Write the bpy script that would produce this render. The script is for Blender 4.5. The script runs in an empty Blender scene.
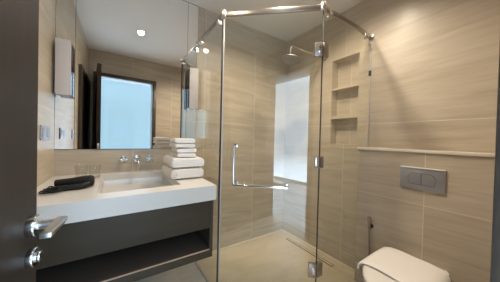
import bpy, bmesh, math, random
from mathutils import Vector, Matrix
random.seed(3)
C = bpy.context.scene
COL = C.collection
PI = math.pi

# ---------------------------------------------------------------- camera
cam_data = bpy.data.cameras.new('camera')
cam = bpy.data.objects.new('camera', cam_data)
COL.objects.link(cam)
fwd = Vector((0.556901, 0.83048933, -0.0121963))
rgt = Vector((0.83046179, -0.5565159, 0.02496535))
upv = Vector((-0.01394602, 0.02403179, 0.99961392))
M = Matrix(((rgt.x, upv.x, -fwd.x), (rgt.y, upv.y, -fwd.y), (rgt.z, upv.z, -fwd.z)))
cam.matrix_world = Matrix.Translation((0, 0, 1.176)) @ M.to_4x4()
cam_data.sensor_width = 36
cam_data.lens = 36 * 198.642 / 500
cam_data.clip_start = 0.02
C.camera = cam

# ---------------------------------------------------------------- world, exposure
w = bpy.data.worlds.new('sky'); C.world = w; w.use_nodes = True
bg = w.node_tree.nodes['Background']
SKY_HIGH, SKY_LOW, SKY_SIDE = 6.5, 5.0, 4.0
nt = w.node_tree
def wmath(op, a, b_=None, clamp=False):
    n = nt.nodes.new('ShaderNodeMath'); n.operation = op; n.use_clamp = clamp
    for i, v in enumerate((a, b_)):
        if v is None: continue
        if isinstance(v, (int, float)): n.inputs[i].default_value = v
        else: nt.links.new(v, n.inputs[i])
    return n.outputs[0]
tc_ = nt.nodes.new('ShaderNodeTexCoord'); sp_w = nt.nodes.new('ShaderNodeSeparateXYZ')
nt.links.new(tc_.outputs['Generated'], sp_w.inputs[0])
wx, wy, wz = sp_w.outputs[0], sp_w.outputs[1], sp_w.outputs[2]
def ramp(v, a, b_):
    n = nt.nodes.new('ShaderNodeMapRange'); n.interpolation_type = 'SMOOTHSTEP'
    nt.links.new(v, n.inputs[0]); n.inputs[1].default_value = a; n.inputs[2].default_value = b_
    return n.outputs[0]
# hazy blue band at the horizon, boosts above, below and to both sides added to brighten bathroom and glass
high = ramp(wz, 0.24, 0.36); low = ramp(wmath('MULTIPLY', wz, -1.0), 0.06, 0.16); side = wmath('ADD', ramp(wmath('MULTIPLY', wx, -1.0), 0.30, 0.60), wmath('MULTIPLY', ramp(wx, 0.20, 0.36), 1.6))
boost = wmath('ADD', wmath('ADD', wmath('MULTIPLY', high, SKY_HIGH), wmath('MULTIPLY', low, SKY_LOW)), wmath('MULTIPLY', side, SKY_SIDE))
cm = nt.nodes.new('ShaderNodeMix'); cm.data_type = 'RGBA'
nt.links.new(wmath('MULTIPLY', boost, 0.35, True), cm.inputs[0])
cm.inputs[6].default_value = (0.44, 0.70, 0.88, 1); cm.inputs[7].default_value = (0.62, 0.80, 1.0, 1)
nt.links.new(cm.outputs[2], bg.inputs[0])
nt.links.new(wmath('ADD', boost, 1.0), bg.inputs[1])
C.view_settings.view_transform = 'Standard'
C.view_settings.look = 'None'
C.view_settings.gamma = 1
C.view_settings.exposure = 0.06
C.view_settings.use_curve_mapping = False
LAMP_W = 38.0

# ---------------------------------------------------------------- dimensions
D, L, W, H = 1.88, -0.356, 1.803, 2.425
HWX, LEDGE = 1.673, 1.128
XG, Y1, X2, Y2, ZR = 0.632, 1.327, 1.146, 0.858, 2.073
ZC, YC, XV = 0.885, 1.119, 0.512

# ---------------------------------------------------------------- materials
def mat(name, color, rough=0.5, metal=0.0, spec=None, coat=0.0):
    m = bpy.data.materials.new(name); m.use_nodes = True
    b = m.node_tree.nodes['Principled BSDF']
    b.inputs['Base Color'].default_value = (*color, 1)
    b.inputs['Roughness'].default_value = rough
    b.inputs['Metallic'].default_value = metal
    if spec is not None: b.inputs['Specular IOR Level'].default_value = spec
    b.inputs['Coat Weight'].default_value = coat
    return m

def N(m, kind, **kw):
    n = m.node_tree.nodes.new(kind)
    for k, v in kw.items(): setattr(n, k, v)
    return n

def math_node(m, op, a, b=None, c=None):
    n = N(m, 'ShaderNodeMath', operation=op)
    for i, v in enumerate((a, b, c)):
        if v is None: continue
        if isinstance(v, (int, float)): n.inputs[i].default_value = v
        else: m.node_tree.links.new(v, n.inputs[i])
    return n.outputs[0]

def stone(name, dark, light, u='x', v='z', du=0.6, dv=0.6, ou=0.0, ov=0.13, grout=0.0024,
          rough=0.35, use_u=True, grout_col=(0.74, 0.69, 0.60), stretch=(1.5, 16.0), gstr=0.6):
    """travertine look tile: streaks run along u, grout lines on a metric grid in object space"""
    m = mat(name, light, rough)
    nt = m.node_tree; lk = nt.links.new
    b = nt.nodes['Principled BSDF']
    tc = N(m, 'ShaderNodeTexCoord'); sp = N(m, 'ShaderNodeSeparateXYZ')
    lk(tc.outputs['Object'], sp.inputs[0])
    ax = {'x': sp.outputs[0], 'y': sp.outputs[1], 'z': sp.outputs[2]}
    U, V = ax[u], ax[v]
    uu = math_node(m, 'DIVIDE', math_node(m, 'SUBTRACT', U, ou), du)
    vv = math_node(m, 'DIVIDE', math_node(m, 'SUBTRACT', V, ov), dv)
    # per tile offset
    cell = N(m, 'ShaderNodeCombineXYZ')
    lk(math_node(m, 'FLOOR', uu), cell.inputs[0]); lk(math_node(m, 'FLOOR', vv), cell.inputs[1])
    wn = N(m, 'ShaderNodeTexWhiteNoise'); lk(cell.outputs[0], wn.inputs['Vector'])
    rnd = wn.outputs['Value']
    # streak coordinates (slightly inclined veins)
    tilt = math_node(m, 'MULTIPLY_ADD', U, 0.05, V)
    cx = N(m, 'ShaderNodeCombineXYZ')
    lk(math_node(m, 'MULTIPLY', U, stretch[0]), cx.inputs[0])
    lk(math_node(m, 'MULTIPLY', tilt, stretch[1]), cx.inputs[1])
    lk(math_node(m, 'MULTIPLY', rnd, 9.0), cx.inputs[2])
    n1 = N(m, 'ShaderNodeTexNoise'); n1.inputs['Scale'].default_value = 1.0
    n1.inputs['Detail'].default_value = 6; n1.inputs['Roughness'].default_value = 0.6
    n1.inputs['Distortion'].default_value = 0.6
    lk(cx.outputs[0], n1.inputs['Vector'])
    sc = N(m, 'ShaderNodeVectorMath', operation='MULTIPLY'); lk(cx.outputs[0], sc.inputs[0])
    sc.inputs[1].default_value = (3.5, 5.5, 1)
    n2 = N(m, 'ShaderNodeTexNoise'); n2.inputs['Scale'].default_value = 1.0; n2.inputs['Detail'].default_value = 4
    lk(sc.outputs[0], n2.inputs['Vector'])
    f = math_node(m, 'ADD', math_node(m, 'MULTIPLY', n1.outputs[0], 0.75), math_node(m, 'MULTIPLY', n2.outputs[0], 0.25))
    f = math_node(m, 'ADD', f, math_node(m, 'MULTIPLY', math_node(m, 'SUBTRACT', rnd, 0.5), 0.06))
    mr = N(m, 'ShaderNodeMapRange'); lk(f, mr.inputs[0])
    mr.inputs[1].default_value = 0.32; mr.inputs[2].default_value = 0.66
    mx = N(m, 'ShaderNodeMix', data_type='RGBA'); lk(mr.outputs[0], mx.inputs[0])
    mx.inputs[6].default_value = (*dark, 1); mx.inputs[7].default_value = (*light, 1)
    col = mx.outputs[2]
    # grout
    def line(t, size):
        fr = math_node(m, 'FRACT', t)
        d = math_node(m, 'MINIMUM', fr, math_node(m, 'SUBTRACT', 1.0, fr))
        return math_node(m, 'LESS_THAN', math_node(m, 'MULTIPLY', d, size), grout)
    g = line(vv, dv)
    if use_u: g = math_node(m, 'MAXIMUM', g, line(uu, du))
    mg = N(m, 'ShaderNodeMix', data_type='RGBA')
    lk(math_node(m, 'MULTIPLY', g, gstr), mg.inputs[0])
    lk(col, mg.inputs[6]); mg.inputs[7].default_value = (*grout_col, 1)
    lk(mg.outputs[2], b.inputs['Base Color'])
    rr = math_node(m, 'MULTIPLY_ADD', n2.outputs[0], 0.15, rough - 0.07)
    lk(rr, b.inputs['Roughness'])
    return m

TD, TL = (0.415, 0.35, 0.268), (0.56, 0.487, 0.395)
m_back = stone('travertine_back', TD, TL, 'x', 'z', du=0.6, dv=1.2, ou=0.11, ov=0.13)
m_right = stone('travertine_right', TD, TL, 'y', 'z', du=1.2, dv=1.2, ou=1.08, ov=0.13)
m_left = stone('travertine_left', (0.42, 0.34, 0.23), (0.60, 0.51, 0.38), 'y', 'z', ou=0.3, ov=0.13, gstr=0.4)
m_front = stone('travertine_front', TD, TL, 'x', 'z', ou=0.2, ov=0.13)
m_half = stone('travertine_low', TD, TL, 'y', 'z', ou=0.437, ov=0.165, du=0.6, dv=0.6)
m_floor = stone('floor_tile', (0.56, 0.50, 0.41), (0.72, 0.65, 0.54), 'x', 'y', du=0.6, dv=0.6, ou=0.45, ov=0.2, grout_col=(0.5, 0.45, 0.36), gstr=0.4, stretch=(2, 5))
m_shfloor = stone('shower_floor_tile', (0.60, 0.50, 0.355), (0.74, 0.65, 0.49), 'x', 'y', du=3, dv=3, ou=-1, ov=-1, stretch=(2, 4))
m_ledge = stone('ledge_stone', (0.62, 0.56, 0.48), (0.78, 0.72, 0.64), 'y', 'x', du=3, dv=3, ou=-1, ov=-1, rough=0.25)
m_cove = mat('pale_cove', (0.72, 0.66, 0.54), 0.4)
m_ceil = mat('ceiling_paint', (0.80, 0.78, 0.76), 0.8)
m_bed = mat('bedroom_paint', (0.75, 0.75, 0.74), 0.8)
m_bedfloor = mat('bedroom_floor', (0.74, 0.73, 0.71), 0.15)
m_chrome = mat('chrome', (0.68, 0.68, 0.70), 0.10, 1.0)
m_rail = mat('rail_steel', (0.37, 0.335, 0.30), 0.32, 1.0)
m_fit = mat('rail_fitting', (0.55, 0.52, 0.49), 0.28, 1.0)
m_hinge = mat('hinge_steel', (0.34, 0.30, 0.27), 0.38, 0.85)
m_satin = mat('satin_nickel', (0.62, 0.60, 0.57), 0.32, 1.0)
m_plate = mat('brushed_plate', (0.36, 0.36, 0.39), 0.35, 0.5)
m_white = mat('solid_surface_white', (0.63, 0.605, 0.575), 0.3)
m_trimw = mat('lamp_trim_white', (0.8, 0.8, 0.8), 0.4)
m_basin = mat('basin_white', (0.60, 0.58, 0.555), 0.18)
m_ceram = mat('white_ceramic', (0.76, 0.73, 0.70), 0.12, coat=0.5)
m_black = mat('black_plastic', (0.010, 0.010, 0.011), 0.45, spec=.25)
m_rubber = mat('dark_rubber', (0.03, 0.028, 0.027), 0.6)
m_mirror = mat('mirror_silver', (0.93, 0.93, 0.92), 0.0, 1.0)
m_edge = mat('mirror_edge', (0.05, 0.05, 0.05), 0.4)
m_seal = mat('clear_vinyl', (0.55, 0.53, 0.53), 0.25)
m_shade = mat('opal_shade', (0.52, 0.47, 0.455), 0.45)
m_copper = mat('edge_band', (0.42, 0.30, 0.23), 0.4)

def wood(name, a, b_, rough, sx=(3, 3, 40), spec=0.5):
    m = mat(name, a, rough, spec=spec)
    tc = N(m, 'ShaderNodeTexCoord'); mp = N(m, 'ShaderNodeMapping'); mp.inputs['Scale'].default_value = sx
    m.node_tree.links.new(tc.outputs['Object'], mp.inputs[0])
    n = N(m, 'ShaderNodeTexNoise'); n.inputs['Scale'].default_value = 1.5; n.inputs['Detail'].default_value = 5
    m.node_tree.links.new(mp.outputs[0], n.inputs['Vector'])
    mx = N(m, 'ShaderNodeMix', data_type='RGBA'); m.node_tree.links.new(n.outputs[0], mx.inputs[0])
    mx.inputs[6].default_value = (*a, 1); mx.inputs[7].default_value = (*b_, 1)
    m.node_tree.links.new(mx.outputs[2], m.node_tree.nodes['Principled BSDF'].inputs['Base Color'])
    return m
m_door = wood('door_wood', (0.022, 0.017, 0.013), (0.040, 0.031, 0.024), 0.55, (40, 40, 2), 0.12)
m_frame = wood('frame_wood', (0.045, 0.036, 0.030), (0.075, 0.06, 0.05), 0.35, (40, 40, 2))
m_cab = wood('cabinet_wood', (0.040, 0.033, 0.023), (0.060, 0.049, 0.035), 0.5, (2, 30, 30), 0.25)
m_shelf = wood('shelf_wood', (0.075, 0.058, 0.048), (0.11, 0.087, 0.072), 0.4, (2, 30, 30))

def fabric(name, col, scale=260, strength=0.5):
    m = mat(name, col, 0.95, spec=0.1)
    b = m.node_tree.nodes['Principled BSDF']
    b.inputs['Sheen Weight'].default_value = 0.3
    tc = N(m, 'ShaderNodeTexCoord')
    n = N(m, 'ShaderNodeTexNoise'); n.inputs['Scale'].default_value = scale; n.inputs['Detail'].default_value = 3
    m.node_tree.links.new(tc.outputs['Object'], n.inputs['Vector'])
    bp = N(m, 'ShaderNodeBump'); bp.inputs['Strength'].default_value = strength; bp.inputs['Distance'].default_value = 0.003
    m.node_tree.links.new(n.outputs[0], bp.inputs['Height']); m.node_tree.links.new(bp.outputs[0], b.inputs['Normal'])
    return m
m_towel = fabric('terry_towel', (0.80, 0.77, 0.74))

def glass(name, tint, ior):
    m = bpy.data.materials.new(name); m.use_nodes = True; nt = m.node_tree; nt.nodes.clear()
    out = nt.nodes.new('ShaderNodeOutputMaterial'); mix = nt.nodes.new('ShaderNodeMixShader')
    tr = nt.nodes.new('ShaderNodeBsdfTransparent'); tr.inputs[0].default_value = (*tint, 1)
    gl = nt.nodes.new('ShaderNodeBsdfGlossy'); gl.inputs['Roughness'].default_value = 0.0
    fr = nt.nodes.new('ShaderNodeFresnel'); geo = nt.nodes.new('ShaderNodeNewGeometry')
    mr = nt.nodes.new('ShaderNodeMapRange'); mr.inputs[3].default_value = ior; mr.inputs[4].default_value = 1 / ior
    nt.links.new(geo.outputs['Backfacing'], mr.inputs[0]); nt.links.new(mr.outputs[0], fr.inputs[0])
    nt.links.new(fr.outputs[0], mix.inputs[0]); nt.links.new(tr.outputs[0], mix.inputs[1]); nt.links.new(gl.outputs[0], mix.inputs[2])
    nt.links.new(mix.outputs[0], out.inputs[0])
    return m
m_glass = glass('shower_glass', (0.985, 0.988, 0.955), 1.65)
m_tumbler = glass('tumbler_glass', (0.97, 0.98, 0.97), 1.5)
m_pane = glass('window_glass', (0.99, 1, 1), 1.3)
m_glow = bpy.data.materials.new('lamp_glow'); m_glow.use_nodes = True
_b = m_glow.node_tree.nodes['Principled BSDF']
_b.inputs['Emission Color'].default_value = (1, 0.86, 0.62, 1); _b.inputs['Emission Strength'].default_value = 14

# ---------------------------------------------------------------- mesh helpers
def bm_new(): return bmesh.new()

def box(bm, x0, x1, y0, y1, z0, z1, bevel=0, seg=2):
    b2 = bmesh.new()
    vs = [b2.verts.new((x, y, z)) for x in (x0, x1) for y in (y0, y1) for z in (z0, z1)]
    for f in ((0, 1, 3, 2), (4, 6, 7, 5), (0, 4, 5, 1), (2, 3, 7, 6), (0, 2, 6, 4), (1, 5, 7, 3)):
        b2.faces.new([vs[i] for i in f])
    if bevel:
        bmesh.ops.bevel(b2, geom=b2.edges[:], offset=bevel, segments=seg, profile=0.5, affect='EDGES', clamp_overlap=True)
    merge(bm, b2)

def merge(bm, b2, mtx=None):
    bmesh.ops.recalc_face_normals(b2, faces=b2.faces[:])
    if mtx is not None: bmesh.ops.transform(b2, matrix=mtx, verts=b2.verts[:])
    me = bpy.data.meshes.new('tmp'); b2.to_mesh(me); b2.free(); bm.from_mesh(me); bpy.data.meshes.remove(me)

def cyl(bm, p0, p1, r0, r1=None, n=24, bevel=0):
    r1 = r0 if r1 is None else r1
    p0, p1 = Vector(p0), Vector(p1); d = p1 - p0; ln = d.length
    b2 = bmesh.new()
    bmesh.ops.create_cone(b2, cap_ends=True, segments=n, radius1=r0, radius2=r1, depth=ln)
    if bevel:
        es = [e for e in b2.edges if len(e.link_faces) == 2 and any(len(f.verts) > 4 for f in e.link_faces)]
        bmesh.ops.bevel(b2, geom=es, offset=bevel, segments=2, profile=0.5, affect='EDGES')
    q = Vector((0, 0, 1)).rotation_difference(d.normalized()).to_matrix().to_4x4()
    merge(bm, b2, Matrix.Translation((p0 + p1) / 2) @ q)

def tube(bm, pts, r, n=12, closed=False, sub=6):
    """smooth tube through points (Catmull-Rom)"""
    P = [Vector(p) for p in pts]
    if sub > 1:
        Q = []
        for i in range(len(P) - 1):
            a = P[max(i - 1, 0)]; b = P[i]; c = P[i + 1]; d = P[min(i + 2, len(P) - 1)]
            for k in range(sub):
                t = k / sub
                Q.append(0.5 * ((2 * b) + (c - a) * t + (2 * a - 5 * b + 4 * c - d) * t * t + (-a + 3 * b - 3 * c + d) * t ** 3))
        Q.append(P[-1]); P = Q
    b2 = bmesh.new(); rings = []
    nrm = None
    for i, p in enumerate(P):
        t = (P[min(i + 1, len(P) - 1)] - P[max(i - 1, 0)]).normalized()
        if nrm is None: nrm = t.orthogonal().normalized()
        nrm = (nrm - t * nrm.dot(t)).normalized(); bi = t.cross(nrm)
        rr = r(i / (len(P) - 1)) if callable(r) else r
        rings.append([b2.verts.new(p + (nrm * math.cos(2 * PI * k / n) + bi * math.sin(2 * PI * k / n)) * rr) for k in range(n)])
    for a, b in zip(rings, rings[1:]):
        for k in range(n): b2.faces.new((a[k], a[(k + 1) % n], b[(k + 1) % n], b[k]))
    b2.faces.new(rings[0][::-1]); b2.faces.new(rings[-1])
    merge(bm, b2)

def lathe(bm, prof, cx, cy, cz, n=32, mtx=None):
    b2 = bmesh.new(); rings = []
    for r, z in prof:
        if r < 1e-6: rings.append([b2.verts.new((0, 0, z))])
        else: rings.append([b2.verts.new((r * math.cos(2 * PI * k / n), r * math.sin(2 * PI * k / n), z)) for k in range(n)])
    for a, b in zip(rings, rings[1:]):
        for k in range(n):
            if len(a) == 1 and len(b) > 1: b2.faces.new((a[0], b[k], b[(k + 1) % n]))
            elif len(b) == 1 and len(a) > 1: b2.faces.new((a[k], a[(k + 1) % n], b[0]))
            elif len(a) > 1: b2.faces.new((a[k], a[(k + 1) % n], b[(k + 1) % n], b[k]))
    m = Matrix.Translation((cx, cy, cz))
    if mtx is not None: m = m @ mtx
    merge(bm, b2, m)

def prism(bm, poly, axis, a, b, bevel=0):
    """extrude a 2D outline. axis 'y': poly=(x,z); 'x': (y,z); 'z': (x,y)"""
    def P(u, v, t):
        return {'y': (u, t, v), 'x': (t, u, v), 'z': (u, v, t)}[axis]
    b2 = bmesh.new()
    A = [b2.verts.new(P(u, v, a)) for u, v in poly]; B = [b2.verts.new(P(u, v, b)) for u, v in poly]
    n = len(poly)
    for i in range(n): b2.faces.new((A[i], A[(i + 1) % n], B[(i + 1) % n], B[i]))
    fa = b2.faces.new(A[::-1]); fb = b2.faces.new(B)
    if bevel:
        bmesh.ops.bevel(b2, geom=list(set(fa.edges[:] + fb.edges[:])), offset=bevel, segments=3, profile=0.5, affect='EDGES', clamp_overlap=True)
    merge(bm, b2)

def obj(name, bm, m, parent=None, sharp=35):
    bmesh.ops.recalc_face_normals(bm, faces=bm.faces[:])
    me = bpy.data.meshes.new(name)
    lim = math.radians(sharp)
    for f in bm.faces: f.smooth = True
    for e in bm.edges:
        if len(e.link_faces) == 2: e.smooth = e.calc_face_angle(0) < lim
        else: e.smooth = False
    bm.to_mesh(me); bm.free(); me.materials.append(m)
    o = bpy.data.objects.new(name, me); COL.objects.link(o)
    if parent: o.parent = parent
    return o

def tag(o, label, cat, group=None):
    o['label'] = label; o['category'] = cat
    if group: o['group'] = group
    return o

def empty(name, loc, label=None, cat=None, group=None, rz=0):
    o = bpy.data.objects.new(name, None); COL.objects.link(o)
    o.location = loc; o.rotation_euler = (0, 0, rz)
    if label: tag(o, label, cat, group)
    return o

def struct(name, bm, m, label=None, cat=None, parent=None):
    o = obj(name, bm, m, parent)
    if parent is None:
        o['kind'] = 'structure'
        if label: o['label'] = label
        if cat: o['category'] = cat
    return o

def bx(x0, x1, y0, y1, z0, z1, bevel=0):
    b = bm_new(); box(b, x0, x1, y0, y1, z0, z1, bevel); return b

def shift(bm, t):
    bmesh.ops.translate(bm, verts=bm.verts[:], vec=Vector(t)); return bm

def copy_tree(o, parent=None):
    c = o.copy(); COL.objects.link(c)
    if parent: c.parent = parent
    for ch in list(o.children): copy_tree(ch, c)
    return c

# ================================================================= ROOM SHELL
SH = [(XG, D), (XG, Y1), (X2, Y2), (W, Y2), (W, D)]
struct('floor', bx(L, W, -0.12, D, -0.06, 0), m_floor, 'grey beige tiled bathroom floor under the vanity', 'floor')
b = bm_new(); prism(b, [(XG + .006, D), (XG + .006, Y1 + .002), (X2 + .002, Y2 + .006), (W, Y2 + .006), (W, D)], 'z', 0.0, 0.006)
struct('floor_shower', b, m_shfloor, 'warm cream stone shower floor inside the glass enclosure', 'shower floor')
struct('ceiling', bx(L - .1, W + .1, -0.12, D + .1, H, H + .1), m_ceil, 'white painted bathroom ceiling', 'ceiling')
struct('wall_back', bx(L - .1, W + .1, D, D + .1, -.06, H), m_back, 'beige travertine tiled wall behind vanity and shower', 'wall')
struct('wall_left', bx(L - .1, L, -.12, D, -.06, H), m_left, 'pale travertine tiled wall left of the vanity', 'wall')
# right wall with three recessed niches
ny0, ny1 = 0.955, 1.225
NZ = [(1.145, 1.392), (1.42, 1.680), (1.695, 1.978)]
ND = 0.10
b = bm_new()
box(b, W, W + .12, -.12, ny0, -.06, H); box(b, W, W + .12, ny1, D, -.06, H)
zs = [-.06] + [z for p in NZ for z in p] + [H]
for i in range(0, len(zs), 2): box(b, W, W + .12, ny0, ny1, zs[i], zs[i + 1])
box(b, W + ND, W + .12, ny0, ny1, NZ[0][0], NZ[-1][1])
struct('wall_right', b, m_right, 'beige travertine tiled wall with three recessed niches', 'wall')
struct('wall_right_low', bx(HWX, W, 0.02, Y2 + .012, 0, LEDGE - .018), m_half, 'half height tiled wall behind the toilet', 'wall')
struct('trim_1', bx(HWX - .012, W, 0.02, Y2 + .014, LEDGE - .018, LEDGE, .0015), m_ledge, 'long pale stone ledge on top of the half height wall', 'ledge')
# front wall with door opening
OX0, OX1, OZ = -0.24, 0.485, 2.045
b = bm_new()
box(b, L - .1, OX0 - .02, -.12, .02, -.06, H); box(b, OX1 + .02, W + .1, -.12, .02, -.06, H); box(b, OX0 - .02, OX1 + .02, -.12, .02, OZ + .02, H)
struct('wall_front', b, m_front, 'beige tiled wall around the doorway, seen in the mirror', 'wall')
b = bm_new()
for (x0, x1) in ((OX0 - .02, OX0), (OX1, OX1 + .02)): box(b, x0, x1, -.14, .022, 0, OZ + .02, .001)
box(b, OX0, OX1, -.14, .022, OZ, OZ + .02, .001)
box(b, OX0 - .06, OX0 - .001, .02, .044, 0, OZ + .06, .003); box(b, OX1 + .001, OX1 + .06, .02, .044, 0, OZ + .06, .003)
box(b, OX0 - .001, OX1 + .001, .02, .044, OZ + .001, OZ + .06, .003)
fr = struct('trim_2', b, m_frame, 'dark wooden door frame around the doorway', 'door frame')
# strike plate on right jamb
b = bm_new(); box(b, OX1 + .02, OX1 + .045, .044, .0455, .93, 1.02, .0005)
st = obj('strike_plate', b, m_satin, fr)
# skirting bead in the shower
b = bm_new(); box(b, W - .030, W, Y2 + .02, D - .022, .006, .016, .003); box(b, XG + .02, W, D - .022, D, .006, .016, .003)
struct('baseboard_shower', b, m_cove, 'thin pale cove strip where shower walls meet the floor', 'skirting')

# dark flush door set on the left wall behind the open door
b = bm_new()
box(b, L, L + .018, .12, .86, 0, 1.88, .002)
d2 = struct('door_2', b, m_door, 'dark closed panel door on the left wall, seen in mirror', 'door')
b = bm_new()
box(b, L, L + .03, .06, .12, 0, 1.94, .002); box(b, L, L + .03, .86, .91, 0, 1.94, .002); box(b, L, L + .03, .12, .86, 1.88, 1.94, .002)
obj('door_frame', b, m_frame, d2)

# bedroom beyond the doorway with its window wall
by = -2.3
struct('floor_bedroom', bx(-3.2, 2.6, by, -.12, -.06, 0), m_bedfloor, 'bedroom floor beyond the doorway', 'floor')
struct('ceiling_bedroom', bx(-3.2, 2.6, by, -.12, 2.9, 3.0), m_bed, 'bedroom ceiling beyond the doorway', 'ceiling')
struct('wall_bedroom_left', bx(-3.3, -3.2, by, -.12, 0, 2.9), m_bed, 'bedroom side wall left of the window', 'wall')
struct('wall_bedroom_right', bx(2.6, 2.7, by, -.12, 0, 2.9), m_bed, 'bedroom side wall right of the window', 'wall')
b = bm_new(); box(b, -3.2, L - .1, -.14, -.121, 0, 2.9); box(b, W + .1, 2.6, -.14, -.121, 0, 2.9); box(b, L - .1, W + .1, -.14, -.121, H, 2.9)
struct('wall_bedroom_front', b, m_bed, 'bedroom wall face around the bathroom', 'wall')
b = bm_new()
for x in (-3.2, 2.54): box(b, x, x + .06, by - .05, by, 0, 2.9)
box(b, -3.2, 2.6, by - .05, by, 2.84, 2.9); box(b, -3.2, 2.6, by - .05, by, 0, .06)
win = struct('window_1', b, m_white, 'wide bright bedroom window reflected in mirror and shower glass', 'window')
obj('window_pane', bx(-3.14, 2.54, by - .03, by - .024, .06, 2.84), m_pane, win)

# ================================================================= OPEN DOOR (left foreground)
dr = empty('door_1', (-0.236, 0.004, 0), 'dark brown bathroom door standing open at the left', 'door', rz=-math.atan2(.070, .71))
dr['kind'] = 'structure'
LW = 0.715
obj('door_leaf', bx(-.042, 0, .03, LW, .012, 2.04, .002), m_door, dr)
hy, hz = .676, .955
hd = None
b = bm_new(); cyl(b, (-.004, hy, hz), (.016, hy, hz), .025, bevel=.002, n=40)
hd = obj('door_handle', b, m_chrome, dr)
b = bm_new(); cyl(b, (.010, hy, hz), (.052, hy, hz), .0105, n=24); box(b, .047, .067, hy - .092, hy + .012, hz + .000, hz + .012, .0025)
obj('lever', b, m_satin, hd)
b = bm_new(); cyl(b, (-.004, hy, hz - .076), (.013, hy, hz - .076), .022, bevel=.002, n=40); cyl(b, (.012, hy, hz - .076), (.022, hy, hz - .076), .012, bevel=.002, n=24)
obj('lock_rosette', b, m_chrome, dr)
b = bm_new(); box(b, -.032, -.010, LW - .001, LW + .0015, hz - .12, hz + .12, .0005)
obj('latch_plate', b, m_satin, dr)
b = bm_new()
for z in (.3, 1.1, 1.85): cyl(b, (.004, .022, z - .05), (.004, .022, z + .05), .008)
obj('hinge', b, m_satin, dr)

# ================================================================= MIRROR + SCONCES
mr_ = empty('mirror', (0.14, D, 1.07), 'large frameless wall mirror above the vanity reaching the ceiling', 'mirror')
for x0, x1 in ((L + .001, -.254), (-.2515, .5315), (.534, XG - .006)):
    b = bm_new(); box(b, x0, x1, D - .006, D - .0005, 1.07, H - .006)
    shift(b, (-.14, -D, -1.07)); obj('mirror_panel', b, m_mirror, mr_)
b = bm_new(); box(b, L, XG - .005, D - .005, D, H - .006, H - .001); box(b, L, XG - .005, D - .0055, D, 1.066, 1.0695)
box(b, -.254, -.2515, D - .005, D - .001, 1.07, H - .006); box(b, .5315, .534, D - .005, D - .001, 1.07, H - .006); box(b, L, L + .001, D - .008, D, 1.07, H - .006)
shift(b, (-.14, -D, -1.07)); obj('mirror_trim', b, m_edge, mr_)

def sconce(x, label):
    s = empty('wall_sconce', (x, D - .006, 1.437), label, 'wall light', 'box sconces on the mirror')
    obj('sconce_body', bx(-.0375, .0375, -.082, 0, .003, .360, .002), m_frame_s, s)
    b = bm_new(); box(b, -.039, .039, -.092, -.080, 0, .363, .002)
    obj('lamp_shade', b, m_shade, s)
    return s
m_frame_s = mat('sconce_side', (0.16, 0.16, 0.17), 0.15, 1.0)
sconce(-.301, 'flat box sconce with pale front by the left wall, left end of mirror')
sconce(.573, 'flat box sconce with pale front above the towels, right end of mirror')

# sockets on left wall
def socket(y0, y1, z0, z1, label, n):
    s = empty('wall_socket', (L, (y0 + y1) / 2, (z0 + z1) / 2), label, 'socket')
    hw, hh = (y1 - y0) / 2, (z1 - z0) / 2
    obj('faceplate', bx(0, .008, -hw, hw, -hh, hh, .002), m_plate, s)
    for i in range(n):
        c = -hw + (i + .5) * 2 * hw / n
        obj('socket_insert', bx(.008, .010, c - .026, c + .026, -.026, .026, .001), m_plate, s)
socket(1.565, 1.735, 1.138, 1.222, 'brushed metal double wall socket above the vanity counter', 2)
socket(1.165, 1.250, 1.138, 1.222, 'single metal switch on the left wall nearer the door', 1)

# ================================================================= VANITY
BX0, BX1, BY0, BY1, BZ = -.078, .325, 1.222, 1.79, .792
ct = empty('vanity_counter', (0.078, 1.5, ZC - .088), 'thick white vanity counter with rectangular sunken basin', 'countertop')
def loc(bm): return shift(bm, (-.078, -1.5, -(ZC - .088)))
b = bm_new()
xs = [L + .001, BX0, BX1, XV]; ys = [YC, BY0, BY1, D - .001]
for i in range(3):
    for j in range(3):
        if i == 1 and j == 1: continue
        b2 = bmesh.new()
        for z in (ZC, ZC - .088):
            vs = [b2.verts.new(p) for p in ((xs[i], ys[j], z), (xs[i + 1], ys[j], z), (xs[i + 1], ys[j + 1], z), (xs[i], ys[j + 1], z))]
            b2.faces.new(vs)
        merge(b, b2)
b2 = bmesh.new()
def wallq(p, q, z0, z1, B):
    B.faces.new([B.verts.new(v) for v in ((*p, z0), (*q, z0), (*q, z1), (*p, z1))])
oc = [(xs[0], ys[0]), (xs[3], ys[0]), (xs[3], ys[3]), (xs[0], ys[3])]
for i in range(4): wallq(oc[i], oc[(i + 1) % 4], ZC - .088, ZC, b2)
ic = [(BX0, BY0), (BX1, BY0), (BX1, BY1), (BX0, BY1)]
for i in range(4): wallq(ic[i], ic[(i + 1) % 4], ZC - .088, ZC, b2)
merge(b, b2)
bmesh.ops.remove_doubles(b, verts=b.verts[:], dist=1e-5)
es = [e for e in b.edges if len(e.link_faces) == 2 and e.calc_face_angle(0) > 1 and (abs(e.verts[0].co.z - ZC) < 1e-4 and abs(e.verts[1].co.z - ZC) < 1e-4 or abs(e.verts[0].co.z - e.verts[1].co.z) > .05)]
bmesh.ops.bevel(b, geom=es, offset=.003, segments=2, profile=0.5, affect='EDGES')
obj('worktop', loc(b), m_white, ct)
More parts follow.
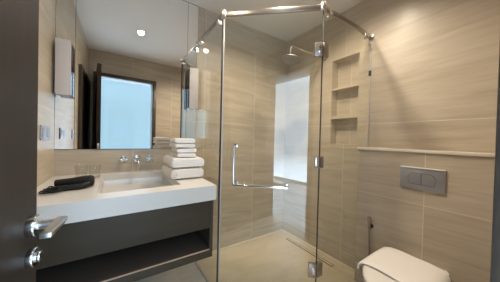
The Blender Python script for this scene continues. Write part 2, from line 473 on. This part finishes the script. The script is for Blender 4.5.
# basin with sloped floor
b = bm_new()
top = [(BX0 - .004, BY0 - .004, ZC - .02), (BX1 + .004, BY0 - .004, ZC - .02), (BX1 + .004, BY1 + .004, ZC - .02), (BX0 - .004, BY1 + .004, ZC - .02)]
def rr(x0, x1, y0, y1, r, z, n=5):
    out = []
    for cx, cy, a in ((x1 - r, y1 - r, 0), (x0 + r, y1 - r, 90), (x0 + r, y0 + r, 180), (x1 - r, y0 + r, 270)):
        for k in range(n + 1):
            t = math.radians(a + 90 * k / n); out.append((cx + r * math.cos(t), cy + r * math.sin(t), z))
    return out
rings = [rr(BX0 - .001, BX1 + .001, BY0 - .001, BY1 + .001, .006, ZC - .003), rr(BX0 + .001, BX1 - .001, BY0 + .001, BY1 - .001, .006, BZ + .009),
         rr(BX0 + .008, BX1 - .008, BY0 + .008, BY1 - .008, .008, BZ + .002), rr(.03, .23, 1.4, 1.6, .09, BZ - .004), rr(.09, .17, 1.46, 1.54, .039, BZ - .009)]
V = [[b.verts.new(p) for p in r] for r in rings]
for a, c in zip(V, V[1:]):
    for k in range(len(a)): b.faces.new((a[k], a[(k + 1) % len(a)], c[(k + 1) % len(a)], c[k]))
b.faces.new(V[-1])
obj('basin', loc(b), m_basin, ct, sharp=60)
b = bm_new(); lathe(b, [(0, .004), (.018, .004), (.022, .002), (.022, -.004), (0, -.004)], .13, 1.5, BZ - .006)
obj('drain', loc(b), m_chrome, ct)

vt = empty('vanity_cabinet', (.07, 1.5, .43), 'floating dark brown vanity cabinet with open lower shelf', 'cabinet')
def lv(bm): return shift(bm, (-.07, -1.5, -.43))
VX1, VY = .500, YC + .012
b = bm_new(); box(b, L + .001, L + .02, VY + .02, D - .001, .444, .786); box(b, VX1 - .02, VX1, VY + .001, D - .001, .444, .797, .001)
box(b, L + .02, VX1 - .02, D - .02, D - .001, .495, .76)
box(b, L + .02, VX1 - .02, VY + .03, D - .02, .632, .65)
obj('cabinet_body', lv(b), m_cab, vt)
obj('drawer', lv(bx(L + .004, VX1 - .021, VY, VY + .02, .625, .796, .001)), m_cab, vt)
obj('shelf', lv(bx(L + .02, VX1 - .02, VY + .004, D - .001, .446, .494)), m_shelf, vt)
b = bm_new(); box(b, L + .004, VX1 - .0205, VY, VY + .004, .489, .4955, .0005)
obj('edge_trim', lv(b), m_copper, vt)
b = bm_new(); box(b, L + .004, VX1 - .0205, VY, VY + .004, .445, .4885, .0005)
obj('front_rail', lv(b), m_cab, vt)

# ---- faucet (wall mounted, three pieces)
fz = .988
fa = empty('basin_faucet', (.139, D, fz), 'chrome wall mounted basin mixer with two cross handles', 'faucet')
b = bm_new(); cyl(b, (0, 0, 0), (0, -.012, 0), .027, bevel=.003, n=32)
obj('escutcheon', b, m_chrome, fa)
b = bm_new(); tube(b, [(0, -.01, 0), (0, -.06, .002), (.002, -.105, .0), (.004, -.135, -.012), (.005, -.142, -.035), (.005, -.142, -.068)], .0115, n=16)
cyl(b, (.005, -.142, -.06), (.005, -.142, -.072), .0135, n=20)
obj('spout', b, m_chrome, fa)
for sx in (-.092, .093):
    b = bm_new(); cyl(b, (sx, 0, 0), (sx, -.012, 0), .026, bevel=.003, n=32); cyl(b, (sx, -.01, 0), (sx, -.045, 0), .012, n=20)
    h_ = obj('handle', b, m_chrome, fa)
    b = bm_new()
    a0 = .0 if sx < 0 else .6
    for k in range(4):
        a = a0 + k * PI / 2; q = (sx + .027 * math.cos(a), -.047, .027 * math.sin(a))
        cyl(b, (sx, -.047, 0), q, .0055, .0065, n=12)
        lathe(b, [(0, -.007), (.005, -.005), (.007, 0), (.005, .005), (0, .007)], *q, n=12)
    cyl(b, (sx, -.040, 0), (sx, -.056, 0), .010, n=20, bevel=.002)
    obj('cross_grip', b, m_chrome, h_)

# ---- towels
def towel(name, x0, x1, y0, y1, z0, h, layers, label, roll, group, seed=0):
    """folded towel: serpentine cross-section in x-z, folds bulge at the left end"""
    rnd = random.Random(seed)
    t = empty(name, ((x0 + x1) / 2, (y0 + y1) / 2, z0), label, 'towel', group)
    w_ = x1 - x0; d_ = y1 - y0; lh = h / layers
    for i in range(layers):
        b2 = bmesh.new(); nx, ns = 14, 16
        za = i * lh; ins = rnd.uniform(-.004, .004)
        rows = []
        ny = 9
        for j in range(ny + 1):
            v = j / ny; yy = -d_ / 2 + v * d_
            ed = math.sqrt(max(0, 1 - (abs(2 * v - 1)) ** 10))
            ring = []
            n = 36
            for k in range(n):
                a = 2 * PI * k / n; ca, sa = math.cos(a), math.sin(a)
                ex = .42
                X = (w_ / 2) * (abs(ca) ** .30) * (1 if ca > 0 else -1)
                Z = (lh / 2) * (abs(sa) ** .36) * (1 if sa > 0 else -1)
                if X < 0: Z *= 1 + roll * .16 * max(0, -X / (w_ / 2) - .4)
                X += ins + (.004 * math.sin(9 * v + i + seed) if X < 0 else .002 * math.sin(5 * v + i))
                Zc = za + lh / 2 + .0012 * math.sin(7 * v + 3 * X / w_ + i * 2 + seed)
                e2 = .78 + .22 * ed
                Z = max(-Zc + .0006, min(h - Zc + .006, Z * e2)) / e2
                ring.append(b2.verts.new((X, yy, Zc + Z * e2)))
            rows.append(ring)
        for a_, c_ in zip(rows, rows[1:]):
            for k in range(len(a_)): b2.faces.new((a_[k], a_[(k + 1) % len(a_)], c_[(k + 1) % len(a_)], c_[k]))
        b2.faces.new(rows[0][::-1]); b2.faces.new(rows[-1])
        bb = bm_new(); merge(bb, b2)
        # spiral of the folded end showing at the front-left corner
        if roll and i == layers - 1:
            pts = []
            for k in range(26):
                a = k * .5; r_ = .004 + (h * .40 - .004) * k / 25
                pts.append((-w_ / 2 + .020 + r_ * math.cos(a) * .9, -d_ / 2 - .001, h / 2 + r_ * math.sin(a)))
            tube(bb, pts, .0035, n=6, sub=3)
        obj('towel_fold', bb, m_towel, t, sharp=60)
    return t
G = 'white towels stacked on the vanity counter'
towel('bath_towel', .300, .522, 1.36, 1.66, ZC + .003, .072, 1, 'white folded bath towel lying directly on the counter, bottom of stack', 1, G, 1)
towel('bath_towel', .303, .520, 1.365, 1.655, ZC + .078, .070, 1, 'white folded bath towel, second from bottom of the stack', 1, G, 2)
towel('hand_towel', .342, .468, 1.38, 1.58, ZC + .150, .064, 2, 'small white folded hand towel beneath the topmost one', 0, G, 3)
towel('hand_towel', .332, .462, 1.38, 1.58, ZC + .216, .064, 2, 'small white folded hand towel on top of the stack', 0, G, 4)

# ---- tumblers
def tumbler(x, y, label):
    b = bm_new()
    lathe(b, [(0, 0), (.027, 0), (.029, .003), (.033, .085), (.0325, .087), (.031, .085), (.027, .010), (0, .008)], 0, 0, 0, n=32)
    o = obj('glass_tumbler', b, m_tumbler); o.location = (x, y, ZC + .0005)
    tag(o, label, 'glass', 'clear tumblers on the vanity counter')
tumbler(-.190, 1.70, 'clear glass tumbler at the back of the counter, nearer the left wall')
tumbler(-.119, 1.68, 'clear glass tumbler at the back of the counter, nearer the basin')

# ---- hair dryer
hdx, hdy = -.18, 1.40
h = empty('hair_dryer', (hdx, hdy, ZC), 'black folded hair dryer lying on the left of the counter', 'hair dryer', rz=-.05)
b = bm_new(); q = Matrix.Rotation(PI / 2, 4, 'Y')
lathe(b, [(0, -.085), (.015, -.085), (.018, -.080), (.022, -.02), (.030, .03), (.031, .062), (.028, .074), (.018, .078), (0, .078)], 0, .012, .034, mtx=q)
obj('barrel', b, m_black, h)
b = bm_new(); tube(b, [(.056, -.014, .024), (.03, -.034, .018), (-.02, -.042, .0155), (-.085, -.044, .0145)], lambda t: .0165 - .003 * t, n=16)
obj('folded_grip', b, m_black, h)
b = bm_new(); lathe(b, [(0, .003), (.007, .003), (.009, 0), (.009, -.004)], .052, -.012, .043, mtx=Matrix.Rotation(PI / 2.6, 4, 'X'), n=20)
obj('hinge_badge', b, m_satin, h)
b = bm_new()
pts = [(-.068, -.03, .012)]
for k in range(30):
    a = k * .75; pts.append((-.078 + .036 * math.cos(a) * (1 + .25 * math.sin(k * 1.7)), -.058 + .040 * math.sin(a) * (1 + .3 * math.cos(k * 1.1)), .008 + .018 * abs(math.sin(k * 1.3)) * (k / 30)))
tube(b, pts, .0035, n=8, sub=4)
obj('power_cord', b, m_black, h)

# ================================================================= SHOWER ENCLOSURE
se = empty('shower_enclosure', (X2, Y2, 0), 'frameless corner shower enclosure of clear glass with steel top rail', 'shower enclosure')
def ls(bm): return shift(bm, (-X2, -Y2, 0))
GB, GT = .012, ZR - .018
b = bm_new(); box(b, XG - .004, XG + .004, Y1 + .003, D - .002, GB, GT)
# notch over the counter is not needed: panel stands clear of the counter end
obj('side_panel', ls(b), m_glass, se)
b = bm_new(); prism(b, [(X2 + .006, GB), (HWX - .008, GB), (HWX - .008, LEDGE + .004), (W - .002, LEDGE + .004), (W - .002, GT), (X2 + .006, GT)], 'y', Y2 - .004, Y2 + .004)
obj('return_panel', ls(b), m_glass, se)
# door: local frame along P1->P2
dv = Vector((X2 - XG, Y2 - Y1, 0)); dl = dv.length; du = dv.normalized(); dn = Vector((-du.y, du.x, 0))  # dn points into the shower
if dn.dot(Vector((1, 1, 0))) < 0: dn = -dn
def on_door(bm, s=(0, 0, 0)):
    m = Matrix(((du.x, dn.x, 0, XG), (du.y, dn.y, 0, Y1), (0, 0, 1, 0), (0, 0, 0, 1)))
    bmesh.ops.transform(bm, matrix=m, verts=bm.verts[:]); return ls(bm)
dg = bm_new(); box(dg, .010, dl - .006, -.004, .004, GB + .006, GT - .004)
door = obj('shower_door', on_door(dg), m_glass, se)
# rail
def seg(bm, p, q_, hh=.038, ww=.016):
    p, q_ = Vector((*p, ZR)), Vector((*q_, ZR)); d = (q_ - p); ln = d.length
    b2 = bmesh.new()
    vs = bmesh.ops.create_cube(b2, size=1)['verts']
    bmesh.ops.scale(b2, vec=(ln, ww, hh), verts=vs)
    bmesh.ops.bevel(b2, geom=b2.edges[:], offset=.005, segments=3, profile=.5, affect='EDGES')
    ang = math.atan2(d.y, d.x)
    merge(bm, b2, Matrix.Translation((p + q_) / 2) @ Matrix.Rotation(ang, 4, 'Z'))
b = bm_new(); seg(b, (XG, D - .007), (XG, Y1)); seg(b, (XG, Y1), (X2, Y2)); seg(b, (X2, Y2), (W, Y2))
rail = obj('top_rail', ls(b), m_rail, se)
for (x, y) in ((XG, Y1), (X2, Y2)):
    b = bm_new(); cyl(b, (x, y, ZR - .027), (x, y, ZR + .027), .021, n=28, bevel=.004); obj('corner_joint', ls(b), m_fit, rail)
b = bm_new(); cyl(b, (W - .016, Y2, ZR), (W, Y2, ZR), .024, n=28, bevel=.003); obj('wall_flange', ls(b), m_fit, rail)
b = bm_new(); cyl(b, (XG, D - .022, ZR), (XG, D - .0075, ZR), .022, n=28, bevel=.003); obj('wall_flange', ls(b), m_fit, rail)
def clamp(x, y, ang):
    b2 = bmesh.new(); vs = bmesh.ops.create_cube(b2, size=1)['verts']
    bmesh.ops.scale(b2, vec=(.030, .026, .050), verts=vs); bmesh.ops.bevel(b2, geom=b2.edges[:], offset=.006, segments=3, profile=.5, affect='EDGES')
    b = bm_new(); merge(b, b2, Matrix.Translation((x, y, ZR - .022)) @ Matrix.Rotation(ang, 4, 'Z'))
    n = Vector((-math.sin(ang), math.cos(ang), 0))
    for s in (-1, 1):
        p = Vector((x, y, ZR - .03)); cyl(b, p + n * s * .010, p + n * s * .022, .010, n=16, bevel=.002)
    obj('glass_clamp', ls(b), m_fit, rail)
clamp(XG, Y1 + .075, PI / 2); clamp(XG, D - .10, PI / 2); clamp(X2 + .075, Y2, 0); clamp(W - .10, Y2, 0)
# seals
b = bm_new(); box(b, .004, .012, -.006, .006, GB, GT - .02, .001); s1 = obj('door_seal', on_door(b), m_seal, se)
b = bm_new(); box(b, XG - .008, XG + .003, Y1 - .008, Y1 + .006, GB, GT - .02, .002); obj('edge_seal', ls(b), m_rubber, se)
b = bm_new(); box(b, X2 - .001, X2 + .0035, Y2 - .0045, Y2 + .004, GB, GT, .001); obj('hinge_seal', ls(b), m_rubber, se)
b = bm_new(); box(b, W - .006, W, Y2 - .006, Y2 + .006, LEDGE + .003, GT, .001); obj('wall_channel', ls(b), m_seal, se)
b = bm_new(); box(b, W - .010, W, Y2 - .010, Y2 + .010, 1.74, 1.785, .002); obj('wall_bracket', ls(b), m_rubber, se)
b = bm_new(); box(b, XG - .007, XG + .007, Y1, D, 0, .013, .001); obj('sill_channel', ls(b), m_seal, se)
b = bm_new(); box(b, .02, dl - .01, -.007, .007, .0, .012, .001); obj('door_sill', on_door(b), m_satin, se)
b = bm_new(); box(b, X2, HWX, Y2 - .007, Y2 + .005, 0, .013, .001); obj('sill_channel', ls(b), m_satin, se)
# hinges (glass to glass, 135 degrees)
for hz_ in (1.788, 1.027, .285):
    b = bm_new()
    hw_h = .052 if abs(hz_ - 1.027) > .01 else .030
    box(b, dl - hw_h, dl - .001, -.016, .014, hz_ - .046 * (hw_h / .052) ** .3, hz_ + .046 * (hw_h / .052) ** .3, .002)
    hg = obj('hinge', on_door(b), m_hinge, door)
    b = bm_new(); box(b, X2 + .001, X2 + hw_h, Y2 - .014, Y2 + .014, hz_ - .046 * (hw_h / .052) ** .3, hz_ + .046 * (hw_h / .052) ** .3, .002)
    obj('hinge_plate', ls(b), m_hinge, hg)
    b = bm_new(); box(b, dl - .026, dl - .010, -.0185, -.0155, hz_ - .024, hz_ + .024, .001)
    obj('hinge_cover', on_door(b), m_chrome, hg)
# L-shaped pull handle with towel bar, on the outside of the door
hs0 = .113; he = .487; st_ = -.050
zt, zb = 1.125, .848
b = bm_new()
tube(b, [(hs0, st_, zt), (hs0, st_, zt - .01), (hs0, st_, (zt + zb) / 2), (hs0, st_, zb + .03), (hs0 + .004, st_, zb + .008), (hs0 + .02, st_, zb), (hs0 + .1, st_, zb), (he - .03, st_, zb), (he, st_, zb)], .0095, n=16)
for (s, z) in ((hs0, zt - .004), (hs0 + .010, zb + .003), (he - .004, zb)):
    cyl(b, (s, st_, z), (s, -.004, z), .008, n=16); cyl(b, (s, -.010, z), (s, -.0042, z), .015, n=24, bevel=.002)
    cyl(b, (s, .0042, z), (s, .010, z), .015, n=24, bevel=.002)
obj('handle_bar', on_door(b), m_chrome, door)

# ---- linear drain
b = bm_new()
x0, x1, y0, y1 = 1.675, 1.712, 1.08, 1.68
t = .006
for q in ((x0 - .006, x0 + t, y0, y1), (x1 - t, x1, y0, y1), (x0, x1, y0, y0 + t), (x0, x1, y1 - t, y1)): box(b, q[0], q[1], q[2], q[3], .0055, .0074)
ld = obj('linear_drain', b, m_rubber); tag(ld, 'narrow dark outlined linear drain along the right shower wall', 'drain')
obj('tile_insert', bx(x0 + t, x1 - t, y0 + t, y1 - t, .0055, .0068), m_shfloor, ld)

# ---- shower head
hx, hy2, hz2 = 1.30, 1.31, 1.905
sh = empty('rain_shower', (W, hy2, 2.03), 'round rain shower head on a long arm from the right wall', 'shower')
def lh(bm): return shift(bm, (-W, -hy2, -2.03))
b = bm_new(); cyl(b, (W - .010, hy2, 2.035), (W, hy2, 2.035), .028, n=28, bevel=.003); obj('wall_flange', lh(b), m_chrome, sh)
b = bm_new(); tube(b, [(W - .005, hy2, 2.035), (1.6, hy2, 2.031), (1.36, hy2, 2.028), (1.318, hy2, 2.024), (1.302, hy2, 2.008), (hx, hy2, 1.98), (hx, hy2, 1.92)], .009, n=14)
obj('shower_arm', lh(b), m_chrome, sh)
b = bm_new(); tl = Matrix.Rotation(math.radians(10), 4, 'Y')
lathe(b, [(0, .024), (.016, .022), (.022, .010), (.07, .006), (.086, 0), (.088, -.006), (.083, -.010), (0, -.010)], hx, hy2, hz2, n=48, mtx=tl)
obj('spray_head', lh(b), m_hinge, sh)
b = bm_new(); lathe(b, [(0, -.0135), (.074, -.0135), (.076, -.0095), (0, -.0095)], hx, hy2, hz2, n=48, mtx=tl)
obj('spray_plate', lh(b), m_plate, sh)

# ================================================================= TOILET AREA
ty = .445
# flush plate
fp = empty('flush_plate', (HWX, .451, .937), 'grey metal dual flush plate on the half wall above toilet', 'flush plate')
hw, hh = .116, .072
obj('plate', bx(-.012, 0, -hw, hw, -hh, hh, .003), m_plate, fp)
def dshape(c, s, w2, h2):
    """button outline: rounded outer upper corner"""
    P = [(c - s * w2, -h2), (c - s * w2, h2)]
    for k in range(9):
        a = PI / 2 - k * PI / 2 / 8; P.append((c + s * (w2 - .035) + s * .035 * math.cos(a), h2 - .035 + .035 * math.sin(a)))
    P.append((c + s * (w2 - .006), -h2))
    return P
for c, s in ((-.036, -1), (.036, 1)):
    P = dshape(c, s, .034, .036)
    b = bm_new(); prism(b, P, 'x', -.0135, -.0115, .0004)
    obj('flush_button', b, m_plate, fp)
b = bm_new()
for c, s in ((-.036, -1), (.036, 1)):
    P = dshape(c, s, .0352, .0378); prism(b, P, 'x', -.0125, -.0118)
obj('button_gap', b, m_rubber, fp)
obj('top_edge_glint', bx(-.0165, -.001, -hw, hw, hh - .003, hh + .003, .0008), m_trimw, fp)  # white strip paints in the light caught by the plate's upper edge

# toilet
tt = empty('toilet', (HWX, ty, 0), 'white wall hung toilet with closed rounded lid', 'toilet')
def dring(xb, xs_, xt, hw_, z, n=18):
    """D outline: back at xb, straight sides to xs_, elliptical tip at xt (absolute x)"""
    P = [(xb - HWX, -hw_ * .86, z), (xb - HWX - .03, -hw_ * .97, z), (xs_ - HWX, -hw_, z)]
    for k in range(1, n):
        a = -PI / 2 - k * PI / n
        P.append((xs_ - HWX + (xs_ - xt) * math.cos(a) * 1.0, hw_ * math.sin(a), z))
    P += [(xs_ - HWX, hw_, z), (xb - HWX - .03, hw_ * .97, z), (xb - HWX, hw_ * .86, z)]
    return P
def loft(bm, rings, cap=True):
    b2 = bmesh.new(); V = [[b2.verts.new(p) for p in r] for r in rings]
    for a, c in zip(V, V[1:]):
        for k in range(len(a)): b2.faces.new((a[k], a[(k + 1) % len(a)], c[(k + 1) % len(a)], c[k]))
    if cap: b2.faces.new(V[0][::-1]); b2.faces.new(V[-1])
    merge(bm, b2)
b = bm_new()
loft(b, [dring(HWX, 1.50, 1.34, .09, .09), dring(HWX, 1.45, 1.28, .115, .12), dring(HWX, 1.40, 1.20, .138, .20), dring(HWX, 1.36, 1.11, .149, .30), dring(HWX, 1.34, 1.095, .152, .38), dring(HWX, 1.34, 1.098, .150, .402)])
obj('bowl', b, m_ceram, tt, sharp=50)
b = bm_new(); loft(b, [dring(1.54, 1.34, 1.088, .150, .403), dring(1.54, 1.34, 1.084, .153, .407), dring(1.54, 1.34, 1.084, .153, .417), dring(1.54, 1.34, 1.088, .150, .421)])
obj('seat', b, m_ceram, tt, sharp=50)
b = bm_new(); loft(b, [dring(1.545, 1.34, 1.086, .152, .423), dring(1.548, 1.34, 1.080, .157, .428), dring(1.548, 1.34, 1.080, .157, .440), dring(1.542, 1.34, 1.088, .150, .448), dring(1.50, 1.34, 1.13, .115, .4525), dring(1.46, 1.36, 1.20, .065, .4545)])
obj('lid', b, m_ceram, tt, sharp=50)
for s in (-1, 1):
    b = bm_new(); cyl(b, (1.560 - HWX, s * .075 - .02, .416), (1.560 - HWX, s * .075 + .02, .416), .011, n=18, bevel=.002)
    obj('lid_hinge', b, m_chrome, tt)

# white bath mat draped over the lid
b = bm_new(); b2 = bmesh.new()
X0, X1 = 1.215, 1.545
nx, nyy = 20, 40
grid = []
half, drop = .142, .052
tot = 2 * half + 2 * drop
def drape(s):
    """arclength -> (y, z) over the lid edge"""
    a = abs(s) ; sg = 1 if s > 0 else -1
    zt_ = .462
    if a < half - .01: return (sg * a, zt_ - .006 * (a / half) ** 4)
    t_ = (a - (half - .01)) / (drop + .01)
    ang = min(t_ * 1.6, 1) * PI / 2
    r_ = .034
    y_ = half - .01 + r_ * math.sin(ang); z_ = zt_ - .006 - r_ * (1 - math.cos(ang)) - max(0, t_ - .6) * .03
    return (sg * y_, z_)
for i in range(nx + 1):
    row = []
    u = i / nx
    for j in range(nyy + 1):
        s = -tot / 2 + tot * j / nyy
        y_, z_ = drape(s)
        x_ = X0 + (X1 - X0) * u + .006 * math.sin(s * 14) - .05 * (abs(s) / (tot / 2)) ** 4 * max(0, u - .3)
        z_ += .0015 * math.sin(s * 31 + u * 5) - (.004 if i in (0, nx) else 0)
        row.append(b2.verts.new((x_, ty + y_, z_)))
    grid.append(row)
for i in range(nx):
    for j in range(nyy): b2.faces.new((grid[i][j], grid[i + 1][j], grid[i + 1][j + 1], grid[i][j + 1]))
bmesh.ops.recalc_face_normals(b2, faces=b2.faces[:])
up_ = sum(f.normal.z for f in b2.faces)
if up_ < 0: bmesh.ops.reverse_faces(b2, faces=b2.faces[:])
geo = bmesh.ops.extrude_face_region(b2, geom=b2.faces[:])
for v in [g for g in geo['geom'] if isinstance(g, bmesh.types.BMVert)]:
    v.co += v.normal * .010 if v.normal.length > 0 else Vector((0, 0, .01))
merge(b, b2)
mt = obj('bath_mat', b, m_towel, sharp=70)
tag(mt, 'white terry bath mat draped over the closed toilet lid', 'towel')
bv = mt.modifiers.new('soft', 'BEVEL'); bv.width = .003; bv.segments = 2; bv.limit_method = 'ANGLE'

# bidet sprayer
sy = .752
sp_ = empty('bidet_sprayer', (HWX, sy, .525), 'slim hand held bidet sprayer hanging on half wall', 'bidet sprayer')
b = bm_new(); cyl(b, (-.008, 0, -.01), (0, 0, -.01), .018, n=24, bevel=.002); box(b, -.034, -.006, -.009, .009, -.018, .0, .003)
obj('wall_holder', b, m_rubber, sp_)
b = bm_new(); tube(b, [(-.030, .0, -.035), (-.030, 0, .0), (-.032, -.001, .03), (-.040, -.004, .052), (-.060, -.012, .064)], lambda t: .009 + .005 * t, n=14)
cyl(b, (-.050, -.008, .060), (-.066, -.013, .056), .013, .014, n=20)
obj('spray_handle', b, m_hinge, sp_)
b = bm_new(); tube(b, [(-.03, .010, .0), (-.052, .014, .022), (-.050, .010, .045)], .0025, n=8); obj('trigger', b, m_satin, sp_)
b = bm_new(); tube(b, [(-.030, 0, -.03), (-.028, 0, -.12), (-.022, -.002, -.25), (-.026, .012, -.36), (-.03, .04, -.385), (-.02, .065, -.35), (-.006, .07, -.32)], .0055, n=10)
obj('hose', b, m_hinge, sp_)

# ================================================================= DOWNLIGHTS
def downlight(x, y, label, power=1.0, ang=155):
    d = empty('downlight', (x, y, H), label, 'ceiling light', 'recessed ceiling downlights')
    b = bm_new(); lathe(b, [(.034, .0), (.046, .0), (.047, -.003), (.044, -.005), (.036, -.005), (.033, -.001)], 0, 0, 0, n=36)
    obj('trim_ring', b, m_trimw, d)
    b = bm_new(); lathe(b, [(0, -.0025), (.034, -.0025), (.034, -.0005), (0, -.0005)], 0, 0, 0, n=36)
    obj('lens', b, m_glow, d)
    li = bpy.data.lights.new('downlight_lamp', 'SPOT'); li.energy = LAMP_W * power; li.color = (1.0, 0.86, 0.68)
    li.spot_size = math.radians(ang); li.spot_blend = 0.7; li.shadow_soft_size = .03
    lo = bpy.data.objects.new('downlight_lamp', li); COL.objects.link(lo); lo.parent = d; lo.location = (0, 0, -.012)
downlight(.224, 1.014, 'small warm recessed downlight in front of the basin, seen in the mirror', 0.42)
downlight(.92, .99, 'recessed downlight just outside the shower door', 1.8)
downlight(1.27, .78, 'recessed downlight between shower hinge and toilet', 0.75)
